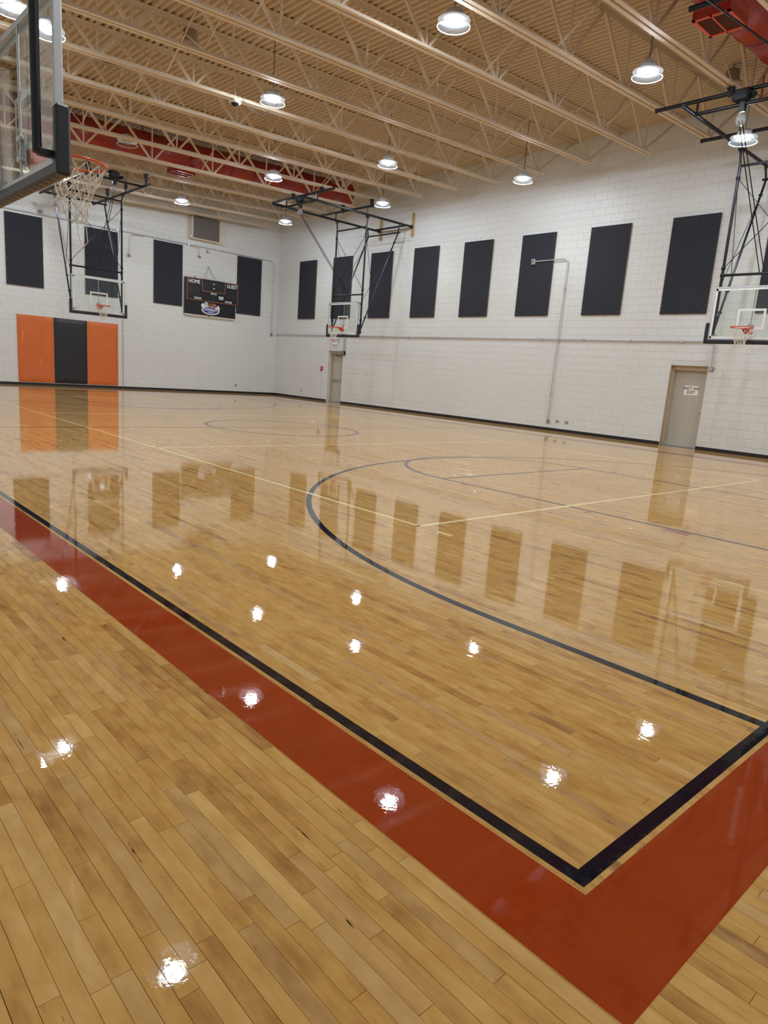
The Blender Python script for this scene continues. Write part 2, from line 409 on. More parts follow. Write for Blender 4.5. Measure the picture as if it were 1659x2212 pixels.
for s_ in (0, 1):
    fy = (lambda y: y) if s_ == 0 else (lambda y: 2*CYM-y)
    def R(a, b, c, d): return (a, b, min(fy(c), fy(d)), max(fy(c), fy(d)))
    a0, a1 = (0, math.pi) if s_ == 0 else (math.pi, 2*math.pi)
    wd = .062 if s_ == 0 else .085
    tag(arc('three_point_line', m_lblack, CX, fy(2.489), 6.02, a0, a1, wd, 96, [R(CX-6.02-wd/2, CX-6.02+wd/2, Y0+.053, 2.489), R(CX+6.02-wd/2, CX+6.02+wd/2, Y0+.053, 2.489)], Z1+.0002), 'black three-point arc')
    FT = 6.72; k = .026
    strip('lane_line', m_lgrey, [R(CX-LH-k, CX-LH+k, Y0+.053, FT), R(CX+LH-k, CX+LH+k, Y0+.053, FT), R(CX-LH, CX+LH, FT-k, FT+k)], Z1+.0003)
    arc('free_throw_circle', m_lgrey, CX, fy(FT), LH, a0, a1, .055 if s_ == 0 else .08, 60, (), Z1+.0004)
    rb = []
    for (ya, yb_, wd_) in ((2.98,3.28,.16),(4.21,4.27,.14),(5.19,5.25,.14),(6.16,6.22,.14)):
        rb += [R(CX-LH-k-wd_, CX-LH-k, ya, yb_), R(CX+LH+k, CX+LH+k+wd_, ya, yb_)]
    for q in rb: strip('lane_mark', m_lrose, [q])
arc('center_circle', m_lgrey, CX, CYM, 1.8, 0, 2*math.pi, .085, 90, (), Z1+.0001)
strip('half_court_line', m_lblack, [(X0+.053, X1-.053, CYM-.036, CYM+.036)])
VX0, VX1, VY0 = 4.756, 13.86, 4.576; vw = .05
strip('volleyball_line', m_lyel, [(VX0-vw/2, VX0+vw/2, VY0, 2*CYM-VY0), (VX1-vw/2, VX1+vw/2, VY0, 2*CYM-VY0), (VX0-vw/2, VX1+vw/2, VY0-vw/2, VY0+vw/2), (VX0-vw/2, VX1+vw/2, 2*CYM-VY0-vw/2, 2*CYM-VY0+vw/2),
      (VX0, VX1, 10.62, 10.67), (VX0, VX1, 2*CYM-10.67, 2*CYM-10.62)], Z1+.0005)
strip('service_tick', m_lyel, [(VX0-.03, VX0+.03, VY0-.43, VY0-.25)], Z1+.0005)

# ------------------------------------------------------------------ walls of concrete block
BLW, BLH, JT = .4405, .2203, .011
WALL_T = 9.15
DOORS = [(24.22, 25.28), (8.21, 9.27)]; DH = 2.29; REC = .26
def block_mesh(w_, h_):                               # proud block face with chamfered edges, in wall plane (u along +x, out -y)
    b = .004; d = .0045; hw, hh = w_/2, h_/2
    vs = [(-hw,0,-hh),(hw,0,-hh),(hw,0,hh),(-hw,0,hh),(-hw+b,-d,-hh+b),(hw-b,-d,-hh+b),(hw-b,-d,hh-b),(-hw+b,-d,hh-b)]
    return vs, [(4,5,6,7),(0,1,5,4),(1,2,6,5),(2,3,7,6),(3,0,4,7)]
def block_wall(wall, length, to_world, rot, visible, cuts):
    full = {}
    blocks = []
    nc = int(WALL_T/BLH)+1
    for c in range(nc):
        z0 = c*BLH; off = 0 if c % 2 == 0 else -BLW/2
        u = off
        while u < length:
            u0, u1 = max(u, 0)+JT/2, min(u+BLW, length)-JT/2; u += BLW
            segs = [(u0, u1)]
            for (d0, d1) in cuts:
                if z0 < DH:
                    ns = []
                    for (a, b) in segs:
                        if b <= d0 or a >= d1: ns.append((a, b)); continue
                        if a < d0: ns.append((a, d0-.002))
                        if b > d1: ns.append((d1+.002, b))
                    segs = ns
            zt = min(z0+BLH-JT/2, WALL_T)
            for (a, b) in segs:
                if b-a > .03 and zt-z0 > .03: blocks.append((a, b, z0+JT/2, zt))
    def score(bk):
        p = to_world((bk[0]+bk[1])/2, (bk[2]+bk[3])/2); q = cam_uv(*p)
        if q is None or not (0 < q[0] < 1659 and 0 < q[1] < 2212): return 0
        return (bk[1]-bk[0])*(bk[3]-bk[2])/q[2]**2*visible(p)
    od = sorted(range(len(blocks)), key=lambda i: -score(blocks[i])); sel = od[:295]; ss = set(sel)
    cache = {}
    for i in sel:
        a, b, c_, d_ = blocks[i]; k = (round(b-a, 3), round(d_-c_, 3))
        if k not in cache:
            vs, fs = block_mesh(*k); me = bpy.data.meshes.new('block'); me.from_pydata(vs, [], fs); me.materials.append(m_wall); cache[k] = me
        o = link('block', cache[k], wall); o.location = to_world((a+b)/2, (c_+d_)/2); o.rotation_euler = (0,0,rot)
    V, Fc = [], []; cr_, sr_ = math.cos(rot), math.sin(rot)
    for i, (a, b, c_, d_) in enumerate(blocks):
        if i in ss: continue
        vs, fs = block_mesh(b-a, d_-c_); P = to_world((a+b)/2, (c_+d_)/2); n0 = len(V)
        V += [(P[0]+x*cr_-y*sr_, P[1]+x*sr_+y*cr_, P[2]+z) for x, y, z in vs]; Fc += [tuple(j+n0 for j in f) for f in fs]
    me = bpy.data.meshes.new('blockwork'); me.from_pydata(V, [], Fc); me.materials.append(m_wall)
    tag(link('blockwork', me, wall), 'painted concrete blocks covering the rest of the wall', kind='stuff')
m = MB(); m.box(XN-.3, XR+.6, YL, YL+.3, -.2, WALL_T+.3)
wall_left = tag(m.build('wall_left', m_mortar), kind='structure')
block_wall(wall_left, XR-XN, lambda u, z: (XN+u, YL, z), 0.0, lambda p: 1, [])
m = MB(); ys = [YB_-.3]+[v for d in sorted(DOORS) for v in d]+[YL+.3]
for i in range(0, len(ys), 2): m.box(XR, XR+.6, ys[i], ys[i+1], -.2, DH)
m.box(XR, XR+.6, YB_-.3, YL+.3, DH, WALL_T+.3)
for (a, b) in DOORS: m.box(XR+.45, XR+.6, a, b, -.2, DH)
wall_right = tag(m.build('wall_right', m_mortar), kind='structure')
block_wall(wall_right, YL-YB_, lambda u, z: (XR, YL-u, z), -math.pi/2, lambda p: 1, [(YL-b, YL-a) for a, b in DOORS])
m = MB(); m.box(XN-.3, XN, YB_-.3, YL+.3, -.2, WALL_T); tag(m.build('wall_near', m_wall), kind='structure')
m = MB(); m.box(XN-.3, XR+.6, YB_-.3, YB_, -.2, WALL_T); tag(m.build('wall_back', m_wall), kind='structure')
m = MB(); m.bbox(XN, XR, YL-.014, YL-.0046, .001, .095, .002); tag(m.build('baseboard_left', m_base), kind='structure')
m = MB(); ys = [YB_]+[v for d in sorted(DOORS) for v in d]+[YL-.014]
for i in range(0, len(ys), 2): m.bbox(XR-.014, XR-.0046, ys[i], ys[i+1], .001, .095, .002)
tag(m.build('baseboard_right', m_base), kind='structure')

# ------------------------------------------------------------------ ceiling: fluted metal deck
PITCH_D = .163; prof = []; x = XN
while x < XR+.3:
    for dx, dz in ((0,0),(.066,0),(.090,.052),(.139,.052)): prof.append((x+dx, z_deck(x+dx)+dz))
    x += PITCH_D
vs = [(a, yy, b) for yy in (YB_-.05, YL+.05) for a, b in prof]+[(a, yy, b+.25) for yy in (YB_-.05, YL+.05) for a, b in ((prof[0][0], z_deck(prof[0][0])), (prof[-1][0], z_deck(prof[-1][0])))]
n = len(prof); fs = [(i, i+1, n+i+1, n+i) for i in range(n-1)]+[(2*n, 2*n+2, 2*n+3, 2*n+1)]
me = bpy.data.meshes.new('ceiling'); me.from_pydata(vs, [], fs); me.materials.append(m_ceil)
tag(link('ceiling', me), kind='structure')

# ------------------------------------------------------------------ open web joists
JY = [10.05+1.68*i for i in range(-6, 12)]
JY = [y for y in JY if YB_+.3 < y < YL-.3]
def chord(x0, x1, zf, up):                            # double angle with a gap
    m = MB()
    for s_ in (-1, 1):
        a, b = s_*.014, s_*.098
        y0, y1 = min(a, b), max(a, b)
        zz = (0, .009) if up > 0 else (.082, .091)
        def slab(ya, yb, za, zb):
            vs = [(xx, yy, zf(xx)+zz_) for xx in (x0, x1) for yy, zz_ in ((ya,za),(yb,za),(yb,zb),(ya,zb))]
            m.add(vs, [(3,2,1,0),(4,5,6,7),(0,1,5,4),(1,2,6,5),(2,3,7,6),(3,0,4,7)])
        slab(y0, y1, *zz)
        slab(min(a, a+s_*.009), max(a, a+s_*.009), 0, .091)
    return m
nodes = [17.66-2.03*k for k in range(9)]              # bottom panel points
tops = [19.30]+[16.645-2.03*k for k in range(8)]+[-.52]
def web_list():
    L = []
    zb = lambda x: z_bot(x)+.05; zt = lambda x: z_top(x)+.04
    L.append(((nodes[0], 0, zb(nodes[0])), (19.30, 0, zt(19.30)), .05, .04))
    for k, xn in enumerate(nodes):
        L.append(((xn, 0, zb(xn)), (xn, 0, zt(xn)), .036, .036))
        if k < 8:
            L.append(((xn-.04, 0, zb(xn)), (tops[k+1], 0, zt(tops[k+1])), .06, .05))
            L.append(((nodes[k+1]+.04, 0, zb(nodes[k+1])), (tops[k+1], 0, zt(tops[k+1])), .05, .045))
    L.append(((nodes[-1], 0, zb(nodes[-1])), (-.52, 0, zt(-.52)), .05, .04))
    return L
j0 = empty('roof_joist')
chord(-.60, 19.36, z_top, -1).build('top_chord', m_joist, j0)
chord(nodes[-1]-.2, nodes[0]+.22, z_bot, 1).build('bottom_chord', m_joist, j0)
for a, b, w_, h_ in web_list(): MB().bar(a, b, w_, h_, (0,1,0)).build('web', m_joist, j0)
JY.sort(reverse=True)
for i, y in enumerate(JY):
    o = j0 if i == 0 else copy_tree(j0)
    o.location = (0, y, 0)
    tag(o, f'beige open-web steel roof joist, {ORD[i]} counting from the scoreboard wall', 'roof joist', 'roof joists under the metal deck')
for i, xb in enumerate((15.6, 11.2, 6.9, 2.8)):
    e = empty('cross_bridging', (xb, 0, 0))
    for a, b in zip(JY[:-1], JY[1:]):
        if b < 22.65 < a or b < 5.85 < a: continue      # the ducts run here
        for (ya, yb) in ((a, b), (b, a)):
            MB().bar((0, ya, z_bot(xb)+.1), (0, yb, z_top(xb)+.0), .022, .022, (1,0,0)).build('brace', m_joist, e)
    tag(e, f'thin beige diagonal bridging between the joists, {ORD[i]} row from the door wall', 'bridging', 'bridging rows between the roof joists')

# ------------------------------------------------------------------ red air ducts
def duct(label, yc, zc, r, x0, x1, regs, straps):
    e = empty('air_duct', (x0, yc, zc)); L_ = x1-x0
    m = MB(); prof = []
    xx = 0; 
    while xx < L_:                                     # rolled seams every few metres
        x2 = min(xx+1.2, L_)
        prof += [(r, xx), (r, x2-.03), (r+.012, x2-.025), (r+.012, x2-.005)]; xx = x2
    rot = math.atan(SL)
    t = m.lathe(prof, (0,0,0), 40, True, 'x').build('duct_tube', m_red_duct, e); t.rotation_euler = (0, -rot, 0)
    for xx in (0, L_):
        c = MB().lathe([(0, xx), (r*.5, xx+(.03 if xx else -.03)), (r*.96, xx+(.012 if xx else -.012)), (r+.012, xx)], (0,0,0), 40, True, 'x').build('end_cap', m_red_duct, e); c.rotation_euler = (0, -rot, 0)
    for rx in regs:
        zz = (rx-x0)*SL; a = rx-x0
        m = MB(); W2, D2 = .34, .30
        m.box(a-W2, a+W2, -D2, D2, zz-r-.13, zz-r+.28)
        b = m.build('register_box', m_red_duct, e)
        zf = zz-r-.132
        fr = MB()
        for (q0, q1, q2, q3) in ((-W2,W2,-D2,-D2+.05),(-W2,W2,D2-.05,D2),(-W2,-W2+.05,-D2,D2),(W2-.05,W2,-D2,D2),(-W2,W2,-.012,.012)): fr.box(a+q0, a+q1, q2, q3, zf-.02, zf)
        fr.build('register_frame', m_rim, b)
        MB().box(a-W2+.05, a+W2-.05, -D2+.05, D2-.05, zf-.004, zf+.001).build('throat_shade_sheet', m_throat_shade, b)  # near-black sheet on the closed box, painting the shade behind the louvers
        for k in range(11):
            xk = a-W2+.09+k*(2*W2-.18)/10
            MB().bar((xk, -D2+.05, zf-.010), (xk, D2-.05, zf-.010), .016, .004, (.5,0,1)).build('louver', m_louver, b)
    for sx_ in straps:
        a = sx_-x0; zz = a*SL
        m = MB(); m.lathe([(r+.014, a-.025), (r+.018, a-.025), (r+.018, a+.025), (r+.014, a+.025)], (0,0,zz), 40, True, 'x')
        m.box(a-.02, a+.02, -.01, .01, zz+r, z_deck(sx_)-zc)
        m.build('hanger_strap', m_red_duct, e)
    return tag(e, label, 'air duct', 'red ventilation ducts in the ceiling')
duct('red round air duct between the joists near the scoreboard wall', JY[0]-1.68*3.5+.02, 7.62, .42, 2.6, 17.9, (10.9, 4.6), (6.4, 9.6, 12.6, 15.6))
duct('red round air duct with square louvered register, nearest the camera', JY[0]-1.68*13.5-.02, 7.58, .41, 2.6, 17.9, (12.05, 5.2), (7.4, 9.7, 13.6, 16.4))

# ------------------------------------------------------------------ high bay lamps
def make_lamp(lit=True):
    e = empty('high_bay_lamp')
    MB().lathe([(0,.16),(.075,.16),(.085,.13),(.085,.10),(.14,.095),(.143,.0),(.0,.0)], n=28).build('housing', m_lampcap, e)
    m = MB()
    for k in range(18):
        a = 2*math.pi*k/18; c_, s_ = math.cos(a), math.sin(a)
        m.bar((.08*c_, .08*s_, .12), (.135*c_, .135*s_, .11), .007, .05)
    m.build('heat_sink', m_lampcap, e)
    MB().lathe([(.116,.006),(.268,-.006),(.272,-.014),(.116,.001)], n=36).build('upper_flange', m_lampcap, e)
    MB().lathe([(.142,.0),(.20,-.05),(.275,-.105)], n=36).build('reflector', m_acryl, e)
    rb = MB()
    for k in range(20):
        a = 2*math.pi*k/20; c_, s_ = math.cos(a), math.sin(a)
        rb.bar((.20*c_, .20*s_, -.050), (.275*c_, .275*s_, -.104), .004, .004)
    rb.build('reflector_ribs', m_acryl, e)
    MB().path([(.276*math.cos(2*math.pi*k/36), .276*math.sin(2*math.pi*k/36), -.107) for k in range(36)], .007, 6, True).build('reflector_rim', m_white, e)
    MB().lathe([(.115,.0),(.112,-.05),(.06,-.078),(0,-.083)], n=12).build('lens', m_led if lit else m_dome, e)
    return e
LAMPS = [  # x, y, z, label, lit
 (9.02, 8.87, 7.25, 'glowing high bay lamp at the top edge above mid court', 1),
 (12.62, 7.32, 7.25, 'glowing high bay lamp just left of the right-hand hoop frame', 1),
 (9.00, 14.27, 7.25, 'glowing high bay lamp beside the hanging dome sensor', 1),
 (13.60, 15.50, 7.25, 'glowing high bay lamp hanging before the tall wall, over the arc', 1),
 (16.86, 13.27, 7.26, 'glowing high bay lamp by the side wall, lighting the blocks above a panel', 1),
 (12.50, 19.62, 7.25, 'glowing high bay lamp in front of the far red duct', 1),
 (12.35, 25.60, 7.25, 'glowing high bay lamp nearest above the scoreboard vent', 1),
 (16.60, 25.02, 7.28, 'glowing high bay lamp closest to the far room corner', 1),
 (16.68, 19.15, 7.27, 'glowing high bay lamp behind the clamp of the far side hoop', 1),
 (15.905, 6.785, 6.90, 'glowing high bay lamp seen through the right-hand hoop frame', 1),
 (3.64, 13.77, 6.95, 'glowing high bay lamp at the top left corner above the backboard edge', 1),
 (4.27, 14.06, 6.91, 'bright shape seen through the near backboard glass, built as a high bay lamp', 1),  # bright shape in the backboard glass, built here as one more lamp
 (7.95, 26.0, 7.25, 'glowing high bay lamp over the orange wall pads', 1),
 (3.9, 20.2, 7.20, 'glowing high bay lamp beyond the left edge, past the near backboard', 1),
 (3.9, 26.0, 7.20, 'glowing high bay lamp in the far left corner of the room', 1),
 (3.42, 7.05, 6.40, 'glowing high bay lamp above the near red sideline', 1),
 (8.3, -.3, 7.20, 'glowing high bay lamp above the near end line', 1),
 (12.8, 1.8, 7.25, 'glowing high bay lamp over the near end, third from the near wall', 1),
 (16.9, 1.6, 7.30, 'glowing high bay lamp over the near end by the door wall', 1),
 (4.0, 2.2, 7.20, 'glowing high bay lamp in the near corner', 1),
]
lp = None; un = None
def hang(e, x, y, z):
    top = z_deck(x); MB().tube((0,0,.2), (0,0,top-z), .006, 6).build('hanging_cord', m_cable, e)
    MB().path([(.012,.0,.2),(.03,.01,.5*(top-z)),(.01,0,top-z)], .004, 5).build('power_cable', m_cable, e)
for (x, y, z, lab, lit) in LAMPS:
    if lp is None: lp = make_lamp(); o = lp
    else: o = copy_tree(LPR)
    if o is lp: LPR = lp
    o.location = (x, y, z); tag(o, lab, 'ceiling lamp', 'high bay lamps hanging over the court')
for o in [o for o in C.objects if o.name.startswith('high_bay_lamp')]: hang(o, *o.location)
un = make_lamp(False); un.location = (8.25, 20.5, 7.30); hang(un, *un.location)
tag(un, 'unlit white high bay lamp in front of the far red duct', 'ceiling lamp', 'high bay lamps hanging over the court')

# ------------------------------------------------------------------ basketball hoops
def net_mesh(seed=0, tangled=False):
    rr = random.Random(seed); NS = 12; rows = [(0.0,.228),(-.09,.19),(-.175,.155),(-.25,.128),(-.32,.112),(-.385,.108),(-.43,.118)]
    def pt(j, i):
        z, r = rows[j]; a = 2*math.pi*(i+(.5 if j % 2 else 0))/NS
        x, y = r*math.cos(a), r*math.sin(a)
        if tangled:
            k = -z/.43
            x = x*(1+.15*k)-.045*k+rr.gauss(0, .015)*k; y = y*(1+.15*k)+.05*k+rr.gauss(0, .015)*k; z = z*(.90+.16*(math.cos(a-.6)))
            z += rr.gauss(0, .012)*k
        else:
            x += rr.gauss(0, .006); y += rr.gauss(0, .006); z += rr.gauss(0, .008)*(-z/.43)
        return (x, y, z)
    P = [[pt(j, i) for i in range(NS)] for j in range(len(rows))]
    m = MB(); cr_ = .0042
    def seg(a, b, sag=.012):
        a, b = Vector(a), Vector(b); c_ = (a+b)/2-Vector((0,0,sag)); m.path([a, (a+c_)/2-Vector((0,0,sag*.25)), c_, (b+c_)/2-Vector((0,0,sag*.25)), b], cr_, 5)
    for j in range(len(rows)-1):
        for i in range(NS):
            if j % 2 == 0: nb = (i, (i-1) % NS)
            else: nb = (i, (i+1) % NS)
            for k in nb: seg(P[j][i], P[j+1][k], .006 if j else .0)
    if tangled:
        b0 = Vector(P[5][1]); 
        m.path([b0, b0+Vector((.012,.01,-.12)), b0+Vector((.03,.0,-.20)), b0+Vector((.06,-.01,-.225)), b0+Vector((.085,-.02,-.19)), b0+Vector((.075,-.02,-.08)), b0+Vector((.06,-.02,.04))], cr_, 6)
        for ang in (4.2, 4.9):
            a = Vector((.2*math.cos(ang), .2*math.sin(ang), -.06)); m.path([a+Vector((0,0,-.16)), a+Vector((.0,0,-.03)), a+Vector((.02,.01,.0)), a+Vector((.04,.02,-.03)), a+Vector((.05,.03,-.15))], cr_, 6)
    return m
BZ0, BZ1, RZ = 2.795, 4.005, 3.05
def hoop(label, loc, rz, kind, zp=7.08, seed=1, front=2.0):
    e = empty('basketball_hoop', (*loc, 0), rz)
    hw = .915
    # backboard
    m = MB(); t = .042
    for (a, b, c_, d_) in ((-hw,hw,BZ0,BZ0+t),(-hw,hw,BZ1-t,BZ1),(-hw,-hw+t,BZ0+t,BZ1-t),(hw-t,hw,BZ0+t,BZ1-t)): m.bbox(-.055, .004, a, b, c_, d_, .004)
    bb = m.build('backboard_frame', m_alu, e)
    MB().box(-.014, -.002, -hw+t, hw-t, BZ0+t, BZ1-t).build('glass_pane', m_glass, bb)
    m = MB(); g = hw-t
    for (a, b, c_, d_) in ((-g,g,BZ0+t,BZ0+t+.045),(-g,g,BZ1-t-.045,BZ1-t),(-g,-g+.045,BZ0+t,BZ1-t),(g-.045,g,BZ0+t,BZ1-t)): m.box(-.0018, -.0004, a, b, c_, d_)
    m.build('painted_border', m_white, bb)
    m = MB(); tb, tt, tw = 3.045, 3.50, .305
    for (a, b, c_, d_) in ((-tw,tw,tb,tb+.05),(-tw,tw,tt-.05,tt),(-tw,-tw+.05,tb+.05,tt-.05),(tw-.05,tw,tb+.05,tt-.05)): m.box(-.0018, -.0004, a, b, c_, d_)
    m.build('target_square', m_white, bb)
    # padding: U shaped
    m = MB(); o_ = hw+.075; bz = BZ0-.085
    m.bbox(-.074, .031, -o_+.012, o_-.012, bz+.001, BZ0+.012, .018)
    for s_ in (-1, 1):
        m.bbox(-.075, .032, min(s_*o_, s_*(hw-.012)), max(s_*o_, s_*(hw-.012)), bz, 3.19, .018)
    pd = m.build('edge_padding', m_pad, e)
    m = MB()
    for k in range(13): 
        yy = -.84+k*.14; m.box(-.062, -.012, yy-.005, yy+.005, bz-.0015, bz+.002)
    m.build('padding_slot', m_cable, pd)
    for s_ in (-1, 1):
        MB().lathe([(0,0),(.012,0),(.012,.003),(0,.003)], (-.02, s_*o_-(.0015), 3.10), 10, True, 'y').build('padding_hole', m_cable, pd)
    # rim
    m = MB(); rc = (.405, 0, RZ); R_ = .2375
    m.path([(rc[0]+R_*math.cos(2*math.pi*k/40), R_*math.sin(2*math.pi*k/40), RZ) for k in range(40)], .0105, 8, True)
    rim = m.build('rim', m_rim, e)
    m = MB(); m.bbox(0, .022, -.085, .085, RZ-.115, RZ+.03, .004)
    m.prism([(.02,-.07),(.19,-.115),(.22,-.10),(.22,.10),(.19,.115),(.02,.07)], RZ-.012, RZ+.004)
    for s_ in (-1, 1):
        m.prism([(.02,RZ-.10),(.02,RZ),(.20,RZ),(.10,RZ-.07)], s_*.085-.003, s_*.085+.003, 'y')
    m.build('rim_bracket', m_rim, rim)
    for k in range(12):
        a = 2*math.pi*k/12; c_, s_ = R_*math.cos(a), R_*math.sin(a)
        MB().tube((rc[0]+c_*.985, s_*.985, RZ-.008), (rc[0]+c_*.955, s_*.955, RZ-.03), .004, 6).build('net_hook', m_rim, rim)
    nt_ = net_mesh(seed, kind == 'near').build('net', m_net, e, fix=False); nt_.location = (rc[0], 0, RZ-.022)
    # masts and braces
    um, vm, zt = -.17, .87, 6.70
    for s_ in (-1, 1):
        q = MB().tube((um, s_*vm, 2.845), (um, s_*vm, zt), .034, 12).build('mast', m_blackpipe, e)
        for z in ((4.29, 4.45, 6.42, 3.35, 2.93) if kind != 'near' else (4.29, 6.42)): MB().lathe([(.034,z-.03),(.048,z-.03),(.048,z+.03),(.034,z+.03)], (um, s_*vm, 0), 12).build('collar', m_black, q)
        m = MB(); 
        for z in (BZ0+.06, BZ1-.07): m.bbox(um, -.03, s_*vm-.045, s_*vm+.03, z-.022, z+.022, .004)
        m.build('board_bracket', m_black, q)
        m = MB(); m.box(-.058, -.052, s_*(vm-.09)-.06, s_*(vm-.09)+.06, BZ0+.0, BZ0+.13); m.build('bracket_plate', m_steel, q)
        # swivel hanger up to overhead frame
        m = MB(); m.tube((um, s_*vm, zt-.02), (um, s_*(vm+.05), zp-.03), .026, 10); m.bbox(um-.05, um+.05, s_*(vm+.03)-.06, s_*(vm+.03)+.06, zp-.1, zp-.02, .008)
        m.build('swivel_hanger', m_black, e)
        if kind == 'near': continue
        q = MB().tube((um-.02, s_*vm, 3.02), (-1.75, s_*vm, 6.74), .027, 10).build('rear_brace', m_brace, e)
        for k in (.12, .26, .9):
            p = Vector((um-.02, s_*vm, 3.02)).lerp(Vector((-1.75, s_*vm, 6.74)), k)
            MB().bbox(p.x-.04, p.x+.04, p.y-.038, p.y+.038, p.z-.025, p.z+.025, .008).build('collar', m_brace, q)
        # side cross rods
        MB().tube((um, s_*vm, 6.42), (-.72, s_*vm, 4.15), .008, 6).build('cross_rod', m_black, e)
        MB().tube((um, s_*vm, 4.05), (-1.5, s_*vm, 6.2), .008, 6).build('cross_rod', m_black, e)
    for z in (4.29, 6.68): MB().tube((um, -vm, z), (um, vm, z), .03, 12).build('cross_tube', m_blackpipe, e)
    MB().tube((um, -vm, 6.42), (um, vm, 4.45), .009, 6).build('cross_rod', m_black, e)
    MB().tube((um, vm, 6.42), (um, -vm, 4.45), .009, 6).build('cross_rod', m_black, e)
    MB().tube((-1.75, -vm-.08, 6.76), (-1.75, vm+.08, 6.76), .03, 12).build('rear_cross_tube', m_blackpipe, e)
    # centre rod behind the rim
    q = MB().tube((-.045, .0, BZ0+.03), (-.045, .0, BZ1-.03), .011, 10).build('center_rod', m_steel, e)
    m = MB(); m.bbox(-.07, -.02, -.05, .05, RZ-.10, RZ-.06, .006); m.bbox(-.07, -.02, -.05, .05, RZ+.06, RZ+.10, .006)
    m.bbox(-.03, -.018, -.055, .055, RZ-.12, RZ+.11, .004)
    for z in (RZ-.08, RZ+.08):
        for y in (-.06, .06): m.tube((-.06, y, z), (-.045, y*1.3, z), .008, 8)
    m.build('rim_clamp', m_steel, q)
    # overhead frame
    vp = .94; uf = 2.75 if kind != 'main' else front; ur = -2.46 if kind != 'main' else -3.1
    if kind == 'near': ur = -2.42
    for s_ in (-1, 1):
        MB().tube((uf, s_*vp, zp), (ur, s_*vp, zp), .04, 14).build('overhead_pipe', m_blackpipe, e)
        MB().tube((-1.75, s_*vm, 6.76), (-1.75, s_*vp, zp), .024, 10).build('rear_hanger', m_blackpipe, e)
    MB().tube((ur+.35, -vp, zp), (ur+.35, vp, zp), .036, 12).build('overhead_cross_pipe', m_blackpipe, e)
    MB().tube((uf-.55, -vp, zp), (uf-.55, vp, zp), .036, 12).build('overhead_cross_pipe', m_blackpipe, e)
    wx, wy = e.location.x, e.location.y
    def W(u, v):
        c_, s_ = math.cos(rz), math.sin(rz); return (wx+u*c_-v*s_, wy+u*s_+v*c_)
    def clamp(m, u, v, z0):
        X_, Y_ = W(u, v); zt_ = z_bot(X_)
        m.bbox(u-.045, u+.045, v-.05, v+.05, z0-.05, z0+.05, .006)
        for d in (-.05, .05):
            if kind == 'main': m.bbox(u+d*1.0-.012, u+d*1.0+.012, v-.03, v+.03, z0+.03, zt_+.03, .003)
            else: m.bbox(u-.03, u+.03, v+d-.012, v+d+.012, z0+.03, zt_+.03, .003)
        m.bbox(u-.06, u+.06, v-.07, v+.07, zt_-.03, zt_-.006, .004)
    if kind == 'main':
        for s_ in (-1, 1):
            for u in (1.9, 1.9-1.68*1, 1.9-1.68*2):
                yj = min(JY, key=lambda q: abs(q-W(u, 0)[1])); uu = (loc[1]-yj)*(1 if rz < 0 else -1)
                if not ur < uu < uf+.2: continue
                m = MB(); m.tube((uu, s_*vp, zp), (uu, s_*vp, zp+.16), .026, 10); clamp(m, uu, s_*vp, zp+.18); m.build('joist_clamp', m_black, e)
    else:
        for u in (2.15, -.12):
            zc = zp+.27; ends = []
            q = MB().tube((u, -1.83, zc), (u, 1.83, zc), .04, 14).build('hanger_pipe', m_blackpipe, e)
            for s_ in (-1, 1):
                MB().tube((u, s_*vp, zp), (u, s_*vp, zc), .024, 10).build('hanger_post', m_blackpipe, q)
                MB().lathe([(0,0),(.047,0),(.047,.05),(0,.05)], (u, s_*1.83-.025, zc), 14, True, 'y').build('pipe_cap', m_black, q)
            for yj in JY:
                v = (yj-wy)*(-1 if abs(rz) > 3 else 1)
                if abs(v) < 1.8:
                    m = MB(); clamp(m, u, v, zc); m.build('joist_clamp', m_black, q)
    # winch, reel and lifting cables
    uw = uf-.55
    m = MB(); m.bbox(uw-.13, uw+.13, -.16, .12, zp+.04, zp+.26, .03); m.lathe([(0,-.2),(.09,-.2),(.10,-.17),(.10,.12),(0,.14)], (uw+.02, .0, zp+.16), 18, True, 'y')
    m.tube((uw-.1, .1, zp+.1), (uw+.12, .24, zp+.1), .05, 12); m.bbox(uw-.05, uw+.05, -.06, .06, zp-.14, zp+.05, .01)
    m.build('winch_motor', m_black, e)
    MB().lathe([(0,-.11),(.05,-.10),(.085,-.06),(.095,0),(.085,.06),(.05,.10),(0,.11)], (uw, .0, zp-.28), 20).build('safety_reel', m_dome, e)
    for s_ in (-1, 1):
        MB().tube((uw, s_*.03, zp-.3), (um, s_*.05, 4.31), .011, 7).build('lifting_cable', m_black, e)
    MB().path([(uw+.1, .1, zp+.2), (uw+.0, .35, zp+.05), (uw-.2, .5, zp+.25), (uw-.5, .62, zp+.55)], .008, 6).build('power_cable', m_cable, e)
    if kind == 'wall':
        for s_ in (-1, 1):
            m = MB(); v = s_*vp; m.bbox(-2.455, -2.41, v-.055, v+.055, 6.74, 7.60, .006); q = m.build('wall_block', m_wood, e)
            m = MB(); m.bbox(-2.42, -2.32, v-.045, v+.045, zp-.06, zp+.06, .008); m.build('pipe_shoe', m_black, q)
            for z in (6.82, 7.30, 7.50): MB().lathe([(0,-.006),(.018,-.006),(.018,.0),(0,.0)], (-2.409, v, z), 8, True, 'x').build('bolt', m_black, q)
    return tag(e, label, 'basketball hoop', 'ceiling-hung basketball hoops')
hoop('glass basketball hoop hanging nearest the camera, seen from behind, net tangled', (1.825, 6.63), 0.0, 'near', 6.85, 3)
hoop('ceiling-hung glass basketball hoop above the orange and black wall pads', (9.13, 25.2), -math.pi/2, 'main', 6.95, 5)
hoop('ceiling-hung glass basketball hoop in front of the exit door', (16.9, 21.27), math.pi, 'wall', 7.08, 6)
